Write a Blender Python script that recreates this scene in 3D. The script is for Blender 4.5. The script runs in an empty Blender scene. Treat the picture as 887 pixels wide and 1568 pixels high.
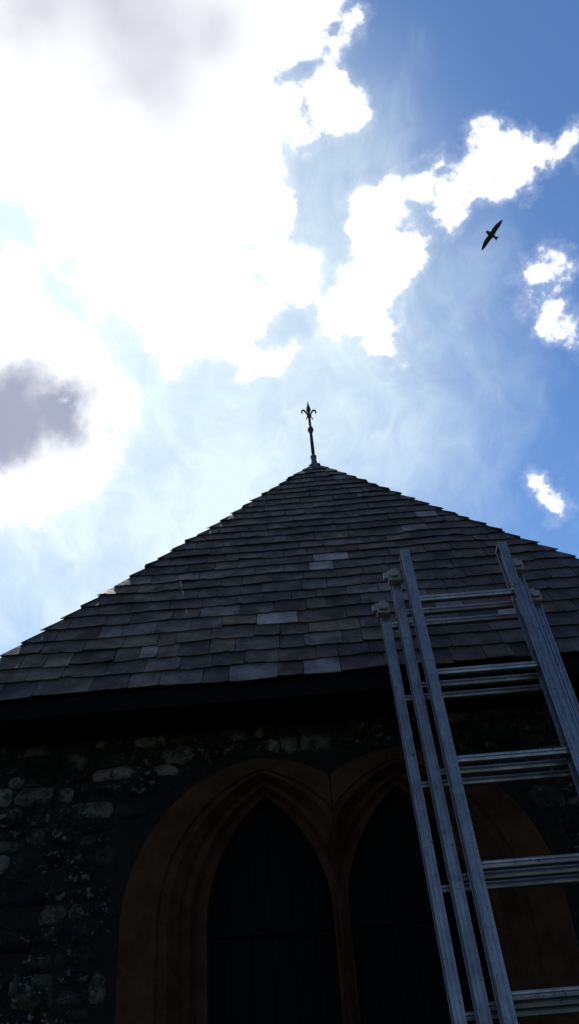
import bpy, bmesh, math, random
from mathutils import Vector, Matrix, noise as mnoise
random.seed(7)
scene=bpy.context.scene
# ------------------------------------------------------------------ camera
TH=math.radians(34.0); AL=math.radians(4.7); F=1231.0
EYE=Vector((0,0,1.6))
fw=Vector((0,math.cos(TH),math.sin(TH))); up0=Vector((0,-math.sin(TH),math.cos(TH))); r0=Vector((1,0,0))
upv=up0*math.cos(AL)+r0*math.sin(AL); rt=r0*math.cos(AL)-up0*math.sin(AL)
def ray(x,y):
    d=rt*(x-443.5)+upv*(784-y)+fw*F
    return d/d.length
cam=bpy.data.cameras.new("camera"); co=bpy.data.objects.new("camera",cam); scene.collection.objects.link(co)
M=Matrix((rt,upv,-fw)).transposed().to_4x4(); M.translation=EYE; co.matrix_world=M
cam.sensor_fit='VERTICAL'; cam.sensor_height=24; cam.lens=24*F/1568; cam.clip_start=0.05; cam.clip_end=3000
scene.camera=co
scene.view_settings.view_transform='Standard'; scene.view_settings.look='None'; scene.view_settings.exposure=0
# ------------------------------------------------------------------ helpers
def empty(name):
    e=bpy.data.objects.new(name,None); scene.collection.objects.link(e); return e
def mk(name,bm,mat,parent=None,smooth=False,bevel=0):
    me=bpy.data.meshes.new(name); bm.normal_update(); bm.to_mesh(me); bm.free()
    o=bpy.data.objects.new(name,me); scene.collection.objects.link(o)
    if mat: me.materials.append(mat)
    if parent: o.parent=parent
    if smooth:
        for p in me.polygons: p.use_smooth=True
    if bevel:
        b=o.modifiers.new("b",'BEVEL'); b.width=bevel; b.segments=2; b.limit_method='ANGLE'
    return o
def box(bm,c,s,mat=None):
    m=Matrix.Translation(c)@(mat.to_4x4() if mat else Matrix())@Matrix.Diagonal((s[0],s[1],s[2],1))
    return bmesh.ops.create_cube(bm,size=1,matrix=m)['verts']
class NT:
    def __init__(s,nt): s.nt=nt; nt.nodes.clear()
    def n(s,t,**k):
        x=s.nt.nodes.new(t)
        for a,b in k.items(): setattr(x,a,b)
        return x
    def l(s,a,b): s.nt.links.new(a,b)
    def put(s,sock,v):
        if hasattr(v,'is_output'): s.l(v,sock)
        else: sock.default_value=v
    def m(s,op,a,b=0.0,c=0.0,clamp=False):
        x=s.n('ShaderNodeMath',operation=op,use_clamp=clamp)
        for i,v in enumerate((a,b,c)): s.put(x.inputs[i],v)
        return x.outputs[0]
    def v(s,op,a,b=(0,0,0),out=0):
        x=s.n('ShaderNodeVectorMath',operation=op)
        s.put(x.inputs[0],a)
        if op=='SCALE': s.put(x.inputs['Scale'],b)
        else: s.put(x.inputs[1],b)
        return x.outputs[out]
    def noise(s,vec,scale,detail=4,rough=.5,color=False,dist=0):
        x=s.n('ShaderNodeTexNoise'); s.put(x.inputs['Vector'],vec)
        x.inputs['Scale'].default_value=scale; x.inputs['Detail'].default_value=detail; x.inputs['Roughness'].default_value=rough
        x.inputs['Distortion'].default_value=dist
        return x.outputs[1 if color else 0]
    def mr(s,val,a,b,c=0.0,d=1.0,smooth=True):
        x=s.n('ShaderNodeMapRange',interpolation_type='SMOOTHSTEP' if smooth else 'LINEAR')
        s.put(x.inputs[0],val)
        for i,q in enumerate((a,b,c,d)): s.put(x.inputs[i+1],q)
        return x.outputs[0]
    def mix(s,f,a,b,blend='MIX'):
        x=s.n('ShaderNodeMix',data_type='RGBA',blend_type=blend)
        s.put(x.inputs[0],f); s.put(x.inputs[6],a); s.put(x.inputs[7],b)
        return x.outputs[2]
def col(*c): return (c[0],c[1],c[2],1)
def material(name,fn):
    m=bpy.data.materials.new(name); m.use_nodes=True; g=NT(m.node_tree)
    out=g.n('ShaderNodeOutputMaterial'); p=g.n('ShaderNodeBsdfPrincipled'); g.l(p.outputs[0],out.inputs[0])
    tc=g.n('ShaderNodeTexCoord'); fn(g,p,tc.outputs['Object']); return m
def bump(g,p,h,strength,dist):
    b=g.n('ShaderNodeBump'); b.inputs['Strength'].default_value=strength; b.inputs['Distance'].default_value=dist
    g.l(h,b.inputs['Height']); g.l(b.outputs[0],p.inputs['Normal'])
# ------------------------------------------------------------------ materials
def f_slate(g,p,tc):
    a=g.n('ShaderNodeAttribute',attribute_name='Col')
    n1=g.noise(tc,9,4,.65); n2=g.noise(tc,60,4,.7)
    c=g.mix(g.mr(n1,.35,.7),a.outputs['Color'],g.mix(1.0,a.outputs['Color'],col(.5,.45,.43),'MULTIPLY'))
    lich=g.m('MULTIPLY',g.mr(n2,.60,.70),g.mr(g.noise(tc,3,2),.42,.62))
    c=g.mix(g.m('MULTIPLY',lich,.6),c,col(.13,.12,.095))
    g.l(c,p.inputs['Base Color'])
    g.l(g.mr(n1,.3,.7,.55,.8),p.inputs['Roughness']); p.inputs['Specular IOR Level'].default_value=.24
    bump(g,p,g.m('ADD',n2,g.m('MULTIPLY',n1,1.5)),.6,.004)
M_slate=material('slate',f_slate)
def f_stone(g,p,tc):
    a=g.n('ShaderNodeAttribute',attribute_name='Col')
    n1=g.noise(tc,16,6,.72); n2=g.noise(tc,110,3,.7); n3=g.noise(g.v('ADD',tc,(7,3,1)),34,5,.7)
    c=g.mix(g.mr(n1,.40,.58),g.mix(1.0,a.outputs['Color'],col(.22,.22,.22),'MULTIPLY'),a.outputs['Color'])
    c=g.mix(g.m('MULTIPLY',g.mr(n3,.55,.62),g.mr(g.noise(tc,3.5,3),.44,.58)),c,col(.14,.125,.095))
    g.l(c,p.inputs['Base Color']); p.inputs['Roughness'].default_value=.9; p.inputs['Specular IOR Level'].default_value=.12
    bump(g,p,g.m('ADD',n1,g.m('MULTIPLY',n2,.3)),1.0,.025)
M_stone=material('rubble_stone',f_stone)
def f_mortar(g,p,tc):
    n1=g.noise(tc,30,5,.7); n3=g.noise(g.v('ADD',tc,(7,3,1)),34,5,.7)
    c=g.mix(n1,col(.005,.005,.0045),col(.022,.019,.015))
    c=g.mix(g.m('MULTIPLY',g.mr(n3,.58,.66),g.mr(g.noise(tc,3.5,3),.45,.6)),c,col(.08,.072,.055))
    g.l(c,p.inputs['Base Color']); p.inputs['Roughness'].default_value=.95; p.inputs['Specular IOR Level'].default_value=.1
    bump(g,p,n1,1.0,.02)
M_mortar=material('mortar',f_mortar)
def f_sand(g,p,tc):
    n1=g.noise(tc,7,5,.65); n2=g.noise(tc,80,3,.6)
    g.l(g.mix(g.mr(n1,.3,.7),col(.028,.013,.0075),col(.062,.029,.016)),p.inputs['Base Color']); p.inputs['Roughness'].default_value=.95; p.inputs['Specular IOR Level'].default_value=.08
    bump(g,p,g.m('ADD',n2,n1),.7,.007)
M_sand=material('brown_sandstone',f_sand)
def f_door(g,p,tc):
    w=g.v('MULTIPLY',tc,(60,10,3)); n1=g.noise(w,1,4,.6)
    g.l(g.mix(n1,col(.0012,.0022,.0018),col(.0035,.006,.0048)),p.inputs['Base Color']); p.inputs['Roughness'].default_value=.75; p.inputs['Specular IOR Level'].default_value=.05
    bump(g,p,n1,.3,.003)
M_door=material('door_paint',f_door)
def f_wood(g,p,tc):
    n1=g.noise(g.v('MULTIPLY',tc,(3,40,40)),1,4,.6)
    g.l(g.mix(n1,col(.002,.002,.0025),col(.006,.005,.005)),p.inputs['Base Color']); p.inputs['Roughness'].default_value=.9; p.inputs['Specular IOR Level'].default_value=.08
    bump(g,p,n1,.3,.003)
M_wood=material('dark_timber',f_wood)
def f_lead(g,p,tc):
    n1=g.noise(tc,30,5,.6)
    g.l(g.mix(n1,col(.05,.055,.06),col(.10,.105,.115)),p.inputs['Base Color']); p.inputs['Roughness'].default_value=.6; p.inputs['Metallic'].default_value=.3
M_lead=material('lead',f_lead)
def f_iron(g,p,tc):
    n1=g.noise(tc,60,5,.6)
    g.l(g.mix(n1,col(.012,.012,.014),col(.035,.03,.03)),p.inputs['Base Color']); p.inputs['Roughness'].default_value=.6
M_iron=material('wrought_iron',f_iron)
def f_alu(g,p,tc):
    n1=g.noise(tc,14,4,.6); n3=g.noise(tc,75,5,.7)
    spk=g.mr(n3,.60,.65)
    c=g.mix(g.mr(n1,.3,.75),col(.24,.245,.262),col(.14,.145,.158))
    c=g.mix(g.m('MULTIPLY',spk,.75),c,col(.035,.033,.03))
    g.l(c,p.inputs['Base Color']); p.inputs['Metallic'].default_value=.85
    g.l(g.mr(n1,.3,.7,.30,.44),p.inputs['Roughness'])
    bump(g,p,n3,.15,.001)
M_alu=material('weathered_aluminium',f_alu)
def f_plastic(g,p,tc):
    n1=g.noise(tc,40,4,.6)
    g.l(g.mix(n1,col(.10,.10,.10),col(.24,.23,.21)),p.inputs['Base Color']); p.inputs['Roughness'].default_value=.6
M_cap=material('ladder_bracket_metal',f_plastic)
def f_bird(g,p,tc):
    n1=g.noise(tc,12,4,.6)
    g.l(g.mix(n1,col(.02,.018,.017),col(.05,.045,.04)),p.inputs['Base Color']); p.inputs['Roughness'].default_value=.8
M_bird=material('dark_feathers',f_bird)
def f_ground(g,p,tc):
    n1=g.noise(tc,.6,5,.6); n2=g.noise(tc,25,5,.7)
    c=g.mix(n2,col(.025,.04,.015),col(.06,.08,.028)); c=g.mix(g.mr(n1,.5,.65),c,col(.07,.062,.05))
    g.l(c,p.inputs['Base Color']); p.inputs['Roughness'].default_value=.95
    bump(g,p,n2,.8,.03)
M_ground=material('grass_ground',f_ground)
# ------------------------------------------------------------------ ground
bm=bmesh.new(); bmesh.ops.create_grid(bm,x_segments=20,y_segments=20,size=1200); mk('ground',bm,M_ground)
# ------------------------------------------------------------------ chapel
D=2.85; W=.5684*D; R=.78*D; CX=.07*D; H=1.6+.414*D; L=math.hypot(W,R); CY=D+W
chapel=empty('stone_chapel')
def face_fn(k):
    rot=Matrix.Rotation(k*math.pi/2,3,'Z')
    def f(x,s,n):
        p=Vector((x,-W+s*W/L-n*R/L, s*R/L+n*W/L))
        q=rot@p
        return Vector((CX+q.x,CY+q.y,H+q.z))
    return f
bm=bmesh.new(); cl=bm.loops.layers.float_color.new('Col')
NC=27
e0=L/NC
ss=[0.0]
while ss[-1]<L-.03: ss.append(ss[-1]+e0*random.uniform(.92,1.08)*(1.08-.16*ss[-1]/L))
for k in range(4):
    P=face_fn(k)
    def wob(x,s): return .009*mnoise.noise(Vector((x*1.6,s*2.5,k*5)))+.003*mnoise.noise(Vector((x*6,s*9,k*5)))
    def bumpy(x,s): return .007*mnoise.noise(Vector((x*2.5,s*2.5,k*7+3)))
    for i,s0 in enumerate(ss):
        e=(ss[i+1]-s0) if i+1<len(ss) else L-s0
        s1=min(s0+e*1.15,L-.002)
        hb=W*(1-s0/L)+.010; ht=max(W*(1-s1/L)+.002,.001)
        x=-hb-random.uniform(0,.12)
        tone_row=random.uniform(.90,1.10)
        while x<hb:
            w=random.choice([.08,.11,.13,.14,.16,.19])*random.uniform(.88,1.15)
            a=max(x,-hb); b=min(x+w,hb)
            if hb-b<.04: b=hb; w=b-x+1e-4
            x+=w
            if b-a<.012: continue
            g=.0012
            xa,xb=a+g,b-g
            ta=max(min(xa,ht),-ht); tb=max(min(xb,ht),-ht)
            if a<=-hb+1e-6: ta=-ht; xa=a-random.uniform(-.004,.012)
            if b>=hb-1e-6: tb=ht; xb=b+random.uniform(-.004,.012)
            ds=random.gauss(0,.0026); tl=random.gauss(0,.0016)
            if random.random()<.05: ds-=random.uniform(.004,.012)
            lift=.0070+abs(random.gauss(0,.0018)); lt=random.gauss(0,.0010)
            th=random.uniform(.0045,.0065)
            n=6; bot=[];botl=[];top=[]
            chip=random.randint(0,n) if random.random()<.3 else -1
            for j in range(n+1):
                q=j/n; xx=xa+(xb-xa)*q
                rag=random.gauss(0,.0011)
                if j in(0,n): rag+=random.choice([0,0,.002,.005])
                if j==chip: rag+=random.uniform(.003,.010)
                s=s0+ds+tl*(q-.5)*2+rag+wob(xx,s0)
                nn=lift+lt*(q-.5)*2+bumpy(xx,s0)
                bot.append(bm.verts.new(P(xx,s,nn))); botl.append(bm.verts.new(P(xx,s+.001,nn-th)))
                xt=ta+(tb-ta)*q
                top.append(bm.verts.new(P(xt,s1,.001+bumpy(xt,s1))))
            base=random.choice([(.031,.0225,.021),(.037,.028,.0255),(.026,.0215,.0215),(.043,.035,.033),(.037,.024,.019),(.044,.039,.038),(.018,.0155,.0155)])
            c=random.random()
            lo=max(0,1-s0/(L*.55)); lf=1 if xa<.25 else .25
            if c>.945-.26*lo*lf: base=random.choice([(.115,.108,.105),(.085,.079,.077),(.062,.058,.057),(.16,.152,.148)])  # stray pale slates; extra ones at lower left have sky sheen painted as colour
            if c<.10: base=(.052,.033,.023)
            if xa>.35 and random.random()<.35: base=(.042,.025,.021)
            if i<4 and random.random()<.4: base=(.070,.056,.038)
            t=random.uniform(.68,1.4)*tone_row; cc=(base[0]*t,base[1]*t,base[2]*t,1)
            fs=[]
            for j in range(n):
                fs.append(bm.faces.new((bot[j],bot[j+1],top[j+1],top[j])))
                fs.append(bm.faces.new((botl[j],botl[j+1],bot[j+1],bot[j])))
            fs.append(bm.faces.new((botl[0],bot[0],top[0]))); fs.append(bm.faces.new((bot[n],botl[n],top[n])))
            for f in fs:
                for lp in f.loops: lp[cl]=cc
mk('slate_roof',bm,M_slate,chapel)
# roof core
bm=bmesh.new()
wc=W-.012; vs=[bm.verts.new((CX+sx*wc,CY+sy*wc,H-.014)) for sx,sy in((-1,-1),(1,-1),(1,1),(-1,1))]
vl=[bm.verts.new((v.co.x,v.co.y,H-.075)) for v in vs]
ap=bm.verts.new((CX,CY,H+R-.035))
for i in range(4):
    j=(i+1)%4; bm.faces.new((vs[i],vs[j],ap)); bm.faces.new((vl[i],vl[j],vs[j],vs[i]))
bm.faces.new(vl[::-1])
mk('roof_boards_and_soffit',bm,M_wood,chapel)
# walls
YW=D+.30; XL=CX-W+.10; XR=CX+W-.10; YB=CY+W-.14
TOP=H-.077
C1,C2,MID=-.19,.33,.07; SPR=2.0
def prof(c,hw,rise,n=16,bottom=0.0):
    rad=(hw*hw+rise*rise)/(2*hw)
    pts=[(c-hw,bottom),(c-hw,SPR*.5),(c-hw,SPR)]
    cxl=c-hw+rad; a=math.atan2(rise,cxl-c)
    for i in range(1,n+1):
        t=a*i/n; pts.append((cxl-rad*math.cos(t),SPR+rad*math.sin(t)))
    return pts+[(2*c-x,z) for x,z in pts[-2::-1]]
A=(.53,.575); B=(.33,.51); B2=(.29,.485); C=(.235,.455)
def inside(x,z,shr,shp=A):
    for c in(C1,C2):
        hw,rise=shp[0]-shr,shp[1]-shr; dx=abs(x-c)
        if dx>=hw: continue
        if z<=SPR: return True
        rad=(hw*hw+rise*rise)/(2*hw); cxx=rad-hw
        if z<SPR+rise and (dx+cxx)**2+(z-SPR)**2<rad*rad: return True
    return False
bm=bmesh.new()
st=.02; nx=int((XR-XL)/st)+1; nz=int(TOP/st)+1; grid={}
def gv(i,j):
    if (i,j) not in grid:
        x=min(XL+i*st,XR); z=min(j*st,TOP)
        grid[(i,j)]=bm.verts.new((x,YW-.006*mnoise.noise(Vector((x*14,0,z*14)))+random.uniform(-.003,.003),z))
    return grid[(i,j)]
for i in range(nx):
    for j in range(nz):
        x=XL+(i+.5)*st; z=(j+.5)*st
        if x>XR or z>TOP: continue
        if not inside(x,z,.04): bm.faces.new((gv(i,j),gv(i+1,j),gv(i+1,j+1),gv(i,j+1)))
mk('front_wall_mortar',bm,M_mortar,chapel)
bm=bmesh.new()
for c,s in(((XL+.1,(YW+YB)/2,TOP/2),(.2,YB-YW-.004,TOP)),((XR-.1,(YW+YB)/2,TOP/2),(.2,YB-YW-.004,TOP)),((CX,YB-.1,TOP/2),(XR-XL-.41,.2,TOP-.004)),((CX,YW+.3,TOP/2),(XR-XL-.41,.15,TOP-.006))):
    box(bm,Vector(c),s)
mk('walls_core',bm,M_mortar,chapel)
bm=bmesh.new(); cl=bm.loops.layers.float_color.new('Col')
def stone(x0,x1,z0,z1,pr,tr):
    nxs=max(2,int((x1-x0)/.022)); nzs=max(2,int((z1-z0)/.022)); V={}
    pl=mnoise.noise(Vector((x0*2.2+4,z0*2.2,1.7)))
    dark=[(.018,.017,.0145),(.024,.021,.017),(.013,.0132,.0128),(.032,.028,.022)]
    cc=random.choice(dark)
    if random.random()<.22+.5*max(pl,0): cc=random.choice([(.065,.058,.046),(.09,.081,.064),(.05,.043,.034),(.12,.11,.087)])
    t=random.uniform(.7,1.3); cc=(cc[0]*t,cc[1]*t,cc[2]*t,1)
    jx=[random.uniform(-.012,.012) for _ in range(4)]; jz=[random.uniform(-.012,.012) for _ in range(4)]
    tilt=(random.uniform(-.008,.008),random.uniform(-.008,.008)); sd_=random.random()*50
    for i in range(nxs+1):
        for j in range(nzs+1):
            u,v=i/nxs,j/nzs; ed=(i in(0,nxs)) or (j in(0,nzs)); cor=(i in(0,nxs)) and (j in(0,nzs))
            w4=((1-u)*(1-v),u*(1-v),(1-u)*v,u*v)
            x=x0+(x1-x0)*u+sum(a*b for a,b in zip(jx,w4)); z=z0+(z1-z0)*v+sum(a*b for a,b in zip(jz,w4))
            x+=random.uniform(-.004,.004); z+=random.uniform(-.004,.004)
            if cor: x+=(.5-u)*.018; z+=(.5-v)*.018
            d=(pr+.014*mnoise.noise(Vector((x*28,z*28,sd_)))+tilt[0]*(u-.5)*2+tilt[1]*(v-.5)*2) if not ed else pr*.15
            V[i,j]=bm.verts.new(tr(x,min(z,TOP-.002),d))
    fs=[]
    for i in range(nxs):
        for j in range(nzs): fs.append(bm.faces.new((V[i,j],V[i+1,j],V[i+1,j+1],V[i,j+1])))
    rg=[(i,0) for i in range(nxs)]+[(nxs,j) for j in range(nzs)]+[(i,nzs) for i in range(nxs,0,-1)]+[(0,j) for j in range(nzs,0,-1)]
    bk=[]
    for (i,j) in rg:
        u,v=i/nxs,j/nzs; bk.append(bm.verts.new(tr(x0+(x1-x0)*u,z0+(z1-z0)*v,-.012)))
    for q in range(len(rg)):
        r=(q+1)%len(rg); fs.append(bm.faces.new((V[rg[q]],bk[q],bk[r],V[rg[r]])))
    for f in fs:
        for lp in f.loops: lp[cl]=cc
sides=[(XL,XR,lambda x,z,d:Vector((x,YW-d,z))),(XL,XR,lambda x,z,d:Vector((XL+XR-x,YB+d,z))),
 (YW,YB,lambda x,z,d:Vector((XR+d,x,z))),(YW,YB,lambda x,z,d:Vector((XL-d,YW+YB-x,z)))]
for k,(u0,u1,tr) in enumerate(sides):
    z=.01
    while z<TOP-.03:
        hh=min(random.uniform(.045,.115),TOP-z)
        x=u0+random.uniform(-.01,.02)
        while x<u1-.03:
            w=min(random.uniform(.05,.17),u1-x)
            z1=z+hh
            zz=[(z,z1)]
            if hh>.08 and random.random()<.6: zz=[(z,z+hh*.5),(z+hh*.5,z1)]
            for a,b in zz:
                ok=True
                if k==0: ok=not any(inside(px,pz,-.004) for px in(x,x+w*.5,x+w) for pz in(a,b))
                if ok and random.random()>.08: stone(x+.004,x+w-.004,a+.003,b-.003,random.uniform(.006,.026),tr)
            x+=w
        z+=hh
mk('rubble_stones',bm,M_stone,chapel,smooth=True)
# arches
def ring(bm,c,outer,inner,yo,yi,clampo,clampi,n=16):
    po=prof(c,*outer,n=n); pi=prof(c,*inner,n=n)
    sgn=1 if c<MID else -1
    def cx(x,lim):
        return min(x,MID-lim) if sgn>0 else max(x,MID+lim)
    vo=[bm.verts.new((cx(x,clampo),yo,z)) for x,z in po]; vi=[bm.verts.new((cx(x,clampi),yi,z)) for x,z in pi]
    for i in range(len(vo)-1):
        bm.faces.new((vo[i],vo[i+1],vi[i+1],vi[i]))
bmA=bmesh.new(); bmD=bmesh.new()
for c in(C1,C2):
    y0=YW-.014
    ring(bmA,c,A,A,YW+.02,y0+.006,.001,.001)
    ring(bmA,c,A,(A[0]-.006,A[1]-.006),y0+.006,y0,.001,.002)
    ring(bmA,c,(A[0]-.006,A[1]-.006),(.40,.53),y0,y0,.002,.004)
    ring(bmA,c,(.40,.53),(.392,.527),y0,y0+.012,.004,.005)
    ring(bmA,c,(.392,.527),(.36,.518),y0+.012,y0+.012,.005,.006)
    ring(bmA,c,(.36,.518),B,y0+.012,y0+.05,.006,.009)
    ring(bmA,c,B,(.318,.50),y0+.05,y0+.075,.009,.012)
    ring(bmA,c,(.318,.50),B2,y0+.075,y0+.075,.012,.016)
    ring(bmA,c,B2,(.27,.472),y0+.075,y0+.11,.016,.02)
    ring(bmA,c,(.27,.472),C,y0+.11,y0+.12,.02,.03)
    ring(bmA,c,C,C,y0+.12,y0+.22,.03,.03)
    yd=y0+.19
    nb=6
    def ztop(x):
        rad=(C[0]**2+C[1]**2)/(2*C[0]); dx=abs(x-c)+rad-C[0]; return SPR+math.sqrt(max(rad*rad-dx*dx,0))
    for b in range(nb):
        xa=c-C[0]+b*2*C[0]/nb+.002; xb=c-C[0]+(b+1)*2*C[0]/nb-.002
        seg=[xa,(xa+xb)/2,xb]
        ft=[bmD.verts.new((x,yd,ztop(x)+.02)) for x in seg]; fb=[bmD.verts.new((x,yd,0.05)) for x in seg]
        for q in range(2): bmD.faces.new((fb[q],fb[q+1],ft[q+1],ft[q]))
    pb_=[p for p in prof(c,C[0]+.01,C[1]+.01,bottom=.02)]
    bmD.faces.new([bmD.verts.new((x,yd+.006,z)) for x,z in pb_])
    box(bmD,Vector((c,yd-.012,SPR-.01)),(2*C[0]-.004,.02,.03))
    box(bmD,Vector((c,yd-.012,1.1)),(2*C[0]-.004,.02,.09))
mk('arch_surrounds',bmA,M_sand,chapel,smooth=False)
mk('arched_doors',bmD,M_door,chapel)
# finial
def lathe(bm,base,prf,seg=12):
    rings=[]
    for r,z in prf:
        rings.append([bm.verts.new(base+Vector((r*math.cos(2*math.pi*i/seg),r*math.sin(2*math.pi*i/seg),z))) for i in range(seg)])
    for a,b in zip(rings,rings[1:]):
        for i in range(seg): bm.faces.new((a[i],a[(i+1)%seg],b[(i+1)%seg],b[i]))
    bm.faces.new(rings[-1]); bm.faces.new(rings[0][::-1])
APEX=Vector((CX,CY,H+R))
bm=bmesh.new()
lathe(bm,APEX+Vector((0,0,-.06)),[(.070,-.025),(.050,.006),(.034,.035),(.024,.06),(.019,.09),(.018,.11),(.022,.115),(.022,.125),(.014,.135)])
mk('lead_cap',bm,M_lead,chapel,smooth=True)
bm=bmesh.new()
lathe(bm,APEX,[(.013,.05),(.011,.28),(.015,.285),(.021,.300),(.021,.315),(.015,.330),(.010,.336),(.009,.425),(.017,.43),(.017,.442),(.009,.446),(.009,.462),(.016,.492),(.017,.505),(.011,.53),(.005,.555),(.001,.585)])
def tube(bm,pts,rads,seg=8):
    prev=None
    for i,(p,r) in enumerate(zip(pts,rads)):
        t=(pts[min(i+1,len(pts)-1)]-pts[max(i-1,0)]).normalized()
        a=t.orthogonal().normalized() if prev is None else (pa-t*pa.dot(t)).normalized()
        pa=a; b=t.cross(a)
        rg=[bm.verts.new(p+(a*math.cos(2*math.pi*q/seg)+b*math.sin(2*math.pi*q/seg))*r) for q in range(seg)]
        if prev:
            for q in range(seg): bm.faces.new((prev[q],prev[(q+1)%seg],rg[(q+1)%seg],rg[q]))
        else: bm.faces.new(rg[::-1])
        prev=rg
    bm.faces.new(prev)
for k in range(2):
    a=k*math.pi+.12; dx=Vector((math.cos(a),math.sin(a),0))
    pz=[(.006,.440),(.015,.458),(.024,.480),(.036,.494),(.048,.490),(.053,.476),(.048,.462)]
    tube(bm,[APEX+dx*p+Vector((0,0,z)) for p,z in pz],[.005,.006,.0075,.0075,.007,.006,.004])
    pz=[(.006,.432),(.018,.424),(.024,.412),(.018,.404)]
    tube(bm,[APEX+dx*p+Vector((0,0,z)) for p,z in pz],[.004,.004,.004,.003])
mk('iron_finial',bm,M_iron,chapel,smooth=True)
# ------------------------------------------------------------------ ladder
ladder=empty('extension_ladder')
LA=math.radians(77); ld=Vector((0,math.cos(LA),math.sin(LA))); ln=Vector((0,math.sin(LA),-math.cos(LA)))
Pz=Vector((0,3*math.cos(TH)+.365*math.sin(TH),1.6+3*math.sin(TH)-.365*math.cos(TH)))
LR=Matrix((Vector((1,0,0)),ln,ld)).transposed()
STEP=.33
CXL=(.457+.80)/2
secs=[(.1905,0.0,.225),(.238,.072,.165),(.292,.144,.065)]
foot=-(Pz.z)/math.sin(LA)
def L3(x,n,s): return Pz+Vector((CXL+x,0,0))+ln*n+ld*s
for si,(hw,off,tp) in enumerate(secs):
    bm=bmesh.new(); bot=foot+(.28,.16,.05)[si]
    for sg in(-1,1):
        t=tp; ln_=t-bot; mid=(t+bot)/2
        box(bm,L3(sg*(hw),off,mid),(.018,.050,ln_),LR)
        box(bm,L3(sg*(hw),off-.0275,mid),(.033,.006,ln_-.002),LR)
        box(bm,L3(sg*(hw),off+.0275,mid),(.033,.006,ln_-.002),LR)
        box(bm,L3(sg*(hw+.0125),off-.006,mid),(.007,.009,ln_-.004),LR)
        box(bm,L3(sg*(hw-.006),off-.0315,mid),(.004,.004,ln_-.004),LR)
        box(bm,L3(sg*(hw+.009),off-.0315,mid),(.004,.004,ln_-.004),LR)
    mk('rails_%d'%(si+1),bm,M_alu,ladder,bevel=.0012)
    bm=bmesh.new(); k=0
    while -k*STEP>bot+.08:
        s=-k*STEP-.004
        prf=[(-.010,.0125),(.010,.0125),(.013,.009),(.013,.004),(.0118,.002),(.013,0),(.012,-.008),(.005,-.012),(-.005,-.012),(-.012,-.008),(-.013,0),(-.0112,.002),(-.013,.004),(-.013,.009)]
        X0,X1=-(hw-.008),(hw-.008)
        va=[bm.verts.new(L3(X0,off,s)+Vector((0,a,b))) for a,b in prf]; vb=[bm.verts.new(L3(X1,off,s)+Vector((0,a,b))) for a,b in prf]
        m=len(prf)
        for i in range(m): bm.faces.new((va[i],vb[i],vb[(i+1)%m],va[(i+1)%m]))
        k+=1
    mk('rungs_%d'%(si+1),bm,M_alu,ladder,bevel=.0008)
bm=bmesh.new()
for sg in(-1,1):
    for si,(hw,off,tp) in enumerate(secs):
        box(bm,L3(sg*hw,off,tp+.004),(.036,.062,.010),LR)
    for q,(sx,dz) in ((1,(-.006,-.022)),(2,(-.008,-.02))):
        hw,off,tp=secs[q]
        x=sg*hw+sx
        box(bm,L3(x,off-.045,tp+dz),(.050,.034,.050),LR)
        box(bm,L3(x-.030,off-.050,tp+dz+.004),(.022,.02,.030),LR)
        box(bm,L3(x,off-.068,tp+dz-.004),(.030,.014,.020),LR)
        box(bm,L3(x+.004,off-.040,tp+dz+.034),(.024,.02,.022),LR)
mk('guide_brackets',bm,M_cap,ladder,bevel=.003)
bm=bmesh.new()
for sg in(-1,1):
    hw,off,tp=secs[2]
    c=L3(sg*hw,off,foot+.03); c.z=.03; box(bm,c,(.05,.09,.06))
mk('rubber_feet',bm,M_iron,ladder,bevel=.006)
# ------------------------------------------------------------------ bird
dist=22
pa=EYE+ray(769,336)*dist; pb=EYE+ray(737,383)*dist
wing=(pa-pb); span=wing.length; wx=wing.normalized(); vd=ray(753,360); by=vd.cross(wx).normalized()
if by.dot(rt)>0: by=-by
nz_=wx.cross(by).normalized()
bm=bmesh.new(); h=span/2
bl=[(-.17,.004),(-.15,.014),(-.11,.034),(-.04,.056),(.03,.066),(.09,.060),(.13,.044),(.155,.040),(.18,.034),(.195,.016),(.215,.002)]
bl=[(a*h*1.9,b*h*2.0) for a,b in bl]; prev=None
for y,r in bl:
    rg=[bm.verts.new((r*math.cos(q*math.pi/5),y,r*.85*math.sin(q*math.pi/5))) for q in range(10)]
    if prev:
        for q in range(10): bm.faces.new((prev[q],prev[(q+1)%10],rg[(q+1)%10],rg[q]))
    prev=rg
def sheet(up,dn,t):
    a=[bm.verts.new((x,y,z+t)) for x,y,z in up]; b=[bm.verts.new((x,y,z+t)) for x,y,z in dn]
    c=[bm.verts.new((x,y,z-t)) for x,y,z in up]; d=[bm.verts.new((x,y,z-t)) for x,y,z in dn]
    for i in range(len(a)-1):
        bm.faces.new((a[i],a[i+1],b[i+1],b[i])); bm.faces.new((c[i],d[i],d[i+1],c[i+1]))
        bm.faces.new((a[i],c[i],c[i+1],a[i+1])); bm.faces.new((b[i],b[i+1],d[i+1],d[i]))
for sg in(-1,1):
    le=[(0,.13),(.15,.15),(.32,.165),(.45,.165),(.6,.14),(.8,.08),(.93,.02),(1,-.03)]
    te=[(0,-.15),(.15,-.14),(.32,-.12),(.45,-.12),(.6,-.12),(.8,-.10),(.93,-.075),(1,-.05)]
    zz=[0,.02,.04,.05,.045,.03,.01,-.01]
    sheet([(sg*x*h,y*h,z*h) for (x,y),z in zip(le,zz)],[(sg*x*h,y*h,z*h) for (x,y),z in zip(te,zz)],.006*h)
sheet([(-.04*h,-.22*h,0),(0,-.22*h,0),(.04*h,-.22*h,0)],[(-.13*h,-.42*h,0),(0,-.40*h,0),(.13*h,-.42*h,0)],.005*h)
bo=mk('flying_bird',bm,M_bird,smooth=True)
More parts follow.
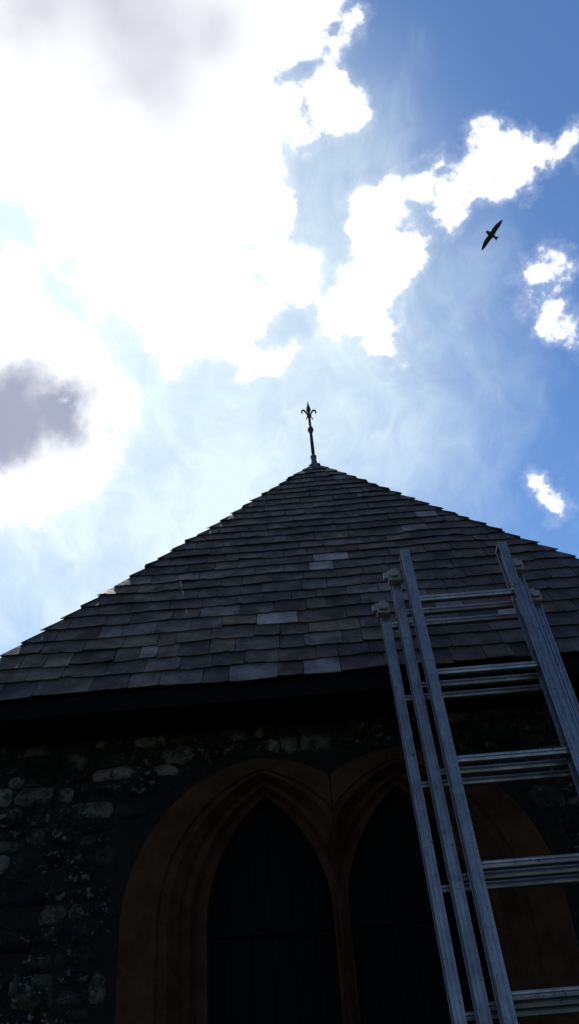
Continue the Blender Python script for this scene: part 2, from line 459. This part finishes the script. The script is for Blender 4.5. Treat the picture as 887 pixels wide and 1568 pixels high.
BM=Matrix((wx,by,nz_)).transposed().to_4x4(); BM.translation=(pa+pb)/2; bo.matrix_world=BM
# ------------------------------------------------------------------ sun
sd=ray(150,410); el=math.asin(sd.z); az=math.atan2(sd.x,sd.y)
sl=bpy.data.lights.new('sun','SUN'); sl.energy=3.0; sl.angle=math.radians(.5); sl.color=(1,.95,.87)
so=bpy.data.objects.new('sun',sl); scene.collection.objects.link(so); so.rotation_euler=sd.to_track_quat('Z','Y').to_euler(); so.location=(0,0,30)
# ------------------------------------------------------------------ world
w=bpy.data.worlds.new('World'); scene.world=w; w.use_nodes=True; g=NT(w.node_tree)
w.cycles.sampling_method='MANUAL'; w.cycles.sample_map_resolution=256
out=g.n('ShaderNodeOutputWorld'); bg=g.n('ShaderNodeBackground'); g.l(bg.outputs[0],out.inputs[0]); bg.inputs[1].default_value=.1
sky=g.n('ShaderNodeTexSky',sky_type='NISHITA'); sky.sun_disc=False; sky.sun_elevation=el; sky.sun_rotation=az
sky.air_density=1.0; sky.dust_density=.3; sky.ozone_density=3.0
tc=g.n('ShaderNodeTexCoord'); d=g.v('NORMALIZE',tc.outputs['Generated'])
def warp(scale,amp,detail):
    c=g.noise(d,scale,detail,.6,color=True); return g.v('SCALE',g.v('SUBTRACT',c,(.5,.5,.5)),amp)
dw=g.v('ADD',d,g.v('ADD',warp(8,.045,2),warp(28,.036,6)))
def blobs(lst,k=.012,vec=None):
    acc=None
    for x,y,r in lst:
        c=ray(x,y); rr=((ray(x+r,y)-c).length+(ray(x,y+r)-c).length)/2
        ds=g.v('DISTANCE',vec or dw,tuple(c),out=1); s=g.m('SUBTRACT',rr,ds)
        acc=s if acc is None else g.m('SMOOTH_MAX',acc,s,k)
    return acc
main=[(30,40,190),(200,40,170),(330,70,105),(410,10,80),(470,5,34),(250,200,175),(90,190,170),(320,320,105),(170,400,95),(270,430,105),(350,490,64),(395,548,34),
 (300,520,42),(440,412,48),(425,330,32),(395,280,48),(502,165,50),(465,205,30),(400,190,60),(60,500,65),(20,450,60),(100,560,66),
 (110,690,80),(40,700,105),(170,620,42),(20,580,80),(70,765,40),(528,62,16)]
mid=[(525,485,36),(558,450,42),(590,422,50),(612,390,40),(568,352,26),(602,312,34),(642,287,25),(682,302,32),(727,268,38),(765,245,34),(767,292,20),(740,210,18),(825,220,15),(868,205,15),
 (836,424,30),(850,475,22),(880,505,15),(850,768,15),(572,520,12),(925,190,26)]
n1=g.noise(d,17,10,.60); n2=g.noise(d,5,3,.5)
S=g.m('SMOOTH_MAX',blobs(main),blobs(mid,.008),.003)
hl=blobs([(45,365,38),(100,395,20),(205,437,9),(178,505,20),(10,345,34),(392,378,10),(633,312,7),(435,225,8),
 (500,275,26),(496,320,24),(507,360,18),(494,392,11),(180,800,30),(120,830,30)],.01)
S=g.m('MINIMUM',S,g.m('MULTIPLY',hl,-1.0))
S=g.m('ADD',S,g.m('MULTIPLY',g.m('SUBTRACT',n1,.49),.115))
cloud=g.m('ADD',g.m('MULTIPLY',g.mr(S,-.022,.004),.20),g.m('MULTIPLY',g.mr(S,-.007,.006),.80))
oc=ray(443,784); off=g.mr(g.v('DISTANCE',d,tuple(oc),out=1),.66,.85)
oth=g.m('MULTIPLY',off,g.mr(g.noise(g.v('MULTIPLY',d,(1,1,1.6)),3.2,6,.6),.53,.62))
cloud=g.m('MAXIMUM',cloud,oth)
gs=g.m('ADD',blobs([(88,632,66),(30,600,50),(10,650,78),(110,660,44)],.02),g.m('MULTIPLY',g.m('SUBTRACT',n1,.5),.035))
grey1=g.mr(gs,-.014,.03)
gs2=blobs([(270,120,90),(330,60,60),(200,20,90),(60,0,60),(300,210,50)],.05)
grey2=g.m('MULTIPLY',g.mr(gs2,-.09,.05),g.mr(n2,.3,.65,.45,1.0))
cc=g.mix(grey2,col(13,13.2,13.6),col(6.3,6.5,7.3))
cc=g.mix(grey1,cc,col(4.1,4.4,5.6))
cc=g.mix(off,cc,col(5.4,5.4,5.6))
sdn=g.v('DISTANCE',d,tuple(ray(200,570)),out=1)
glow=g.mr(sdn,.52,.14)
wisp=g.noise(g.v('ADD',g.v('MULTIPLY',d,(5,2.2,3.5)),warp(4,1.2,3)),1.6,7,.62)
hz=g.m('MULTIPLY',glow,g.mr(wisp,.25,.75,.62,1.4))
hz=g.m('ADD',hz,g.m('MULTIPLY',g.mr(wisp,.48,.80),.18),clamp=True)
hs=g.n('ShaderNodeHueSaturation'); hs.inputs['Saturation'].default_value=1.15; g.l(sky.outputs[0],hs.inputs['Color'])
blue=g.mix(1.0,hs.outputs[0],col(1.12,1.25,1.36),'MULTIPLY')
skyc=g.mix(hz,blue,col(8.2,9.8,10.4))
fin=g.mix(cloud,skyc,cc)
g.l(fin,bg.inputs[0])
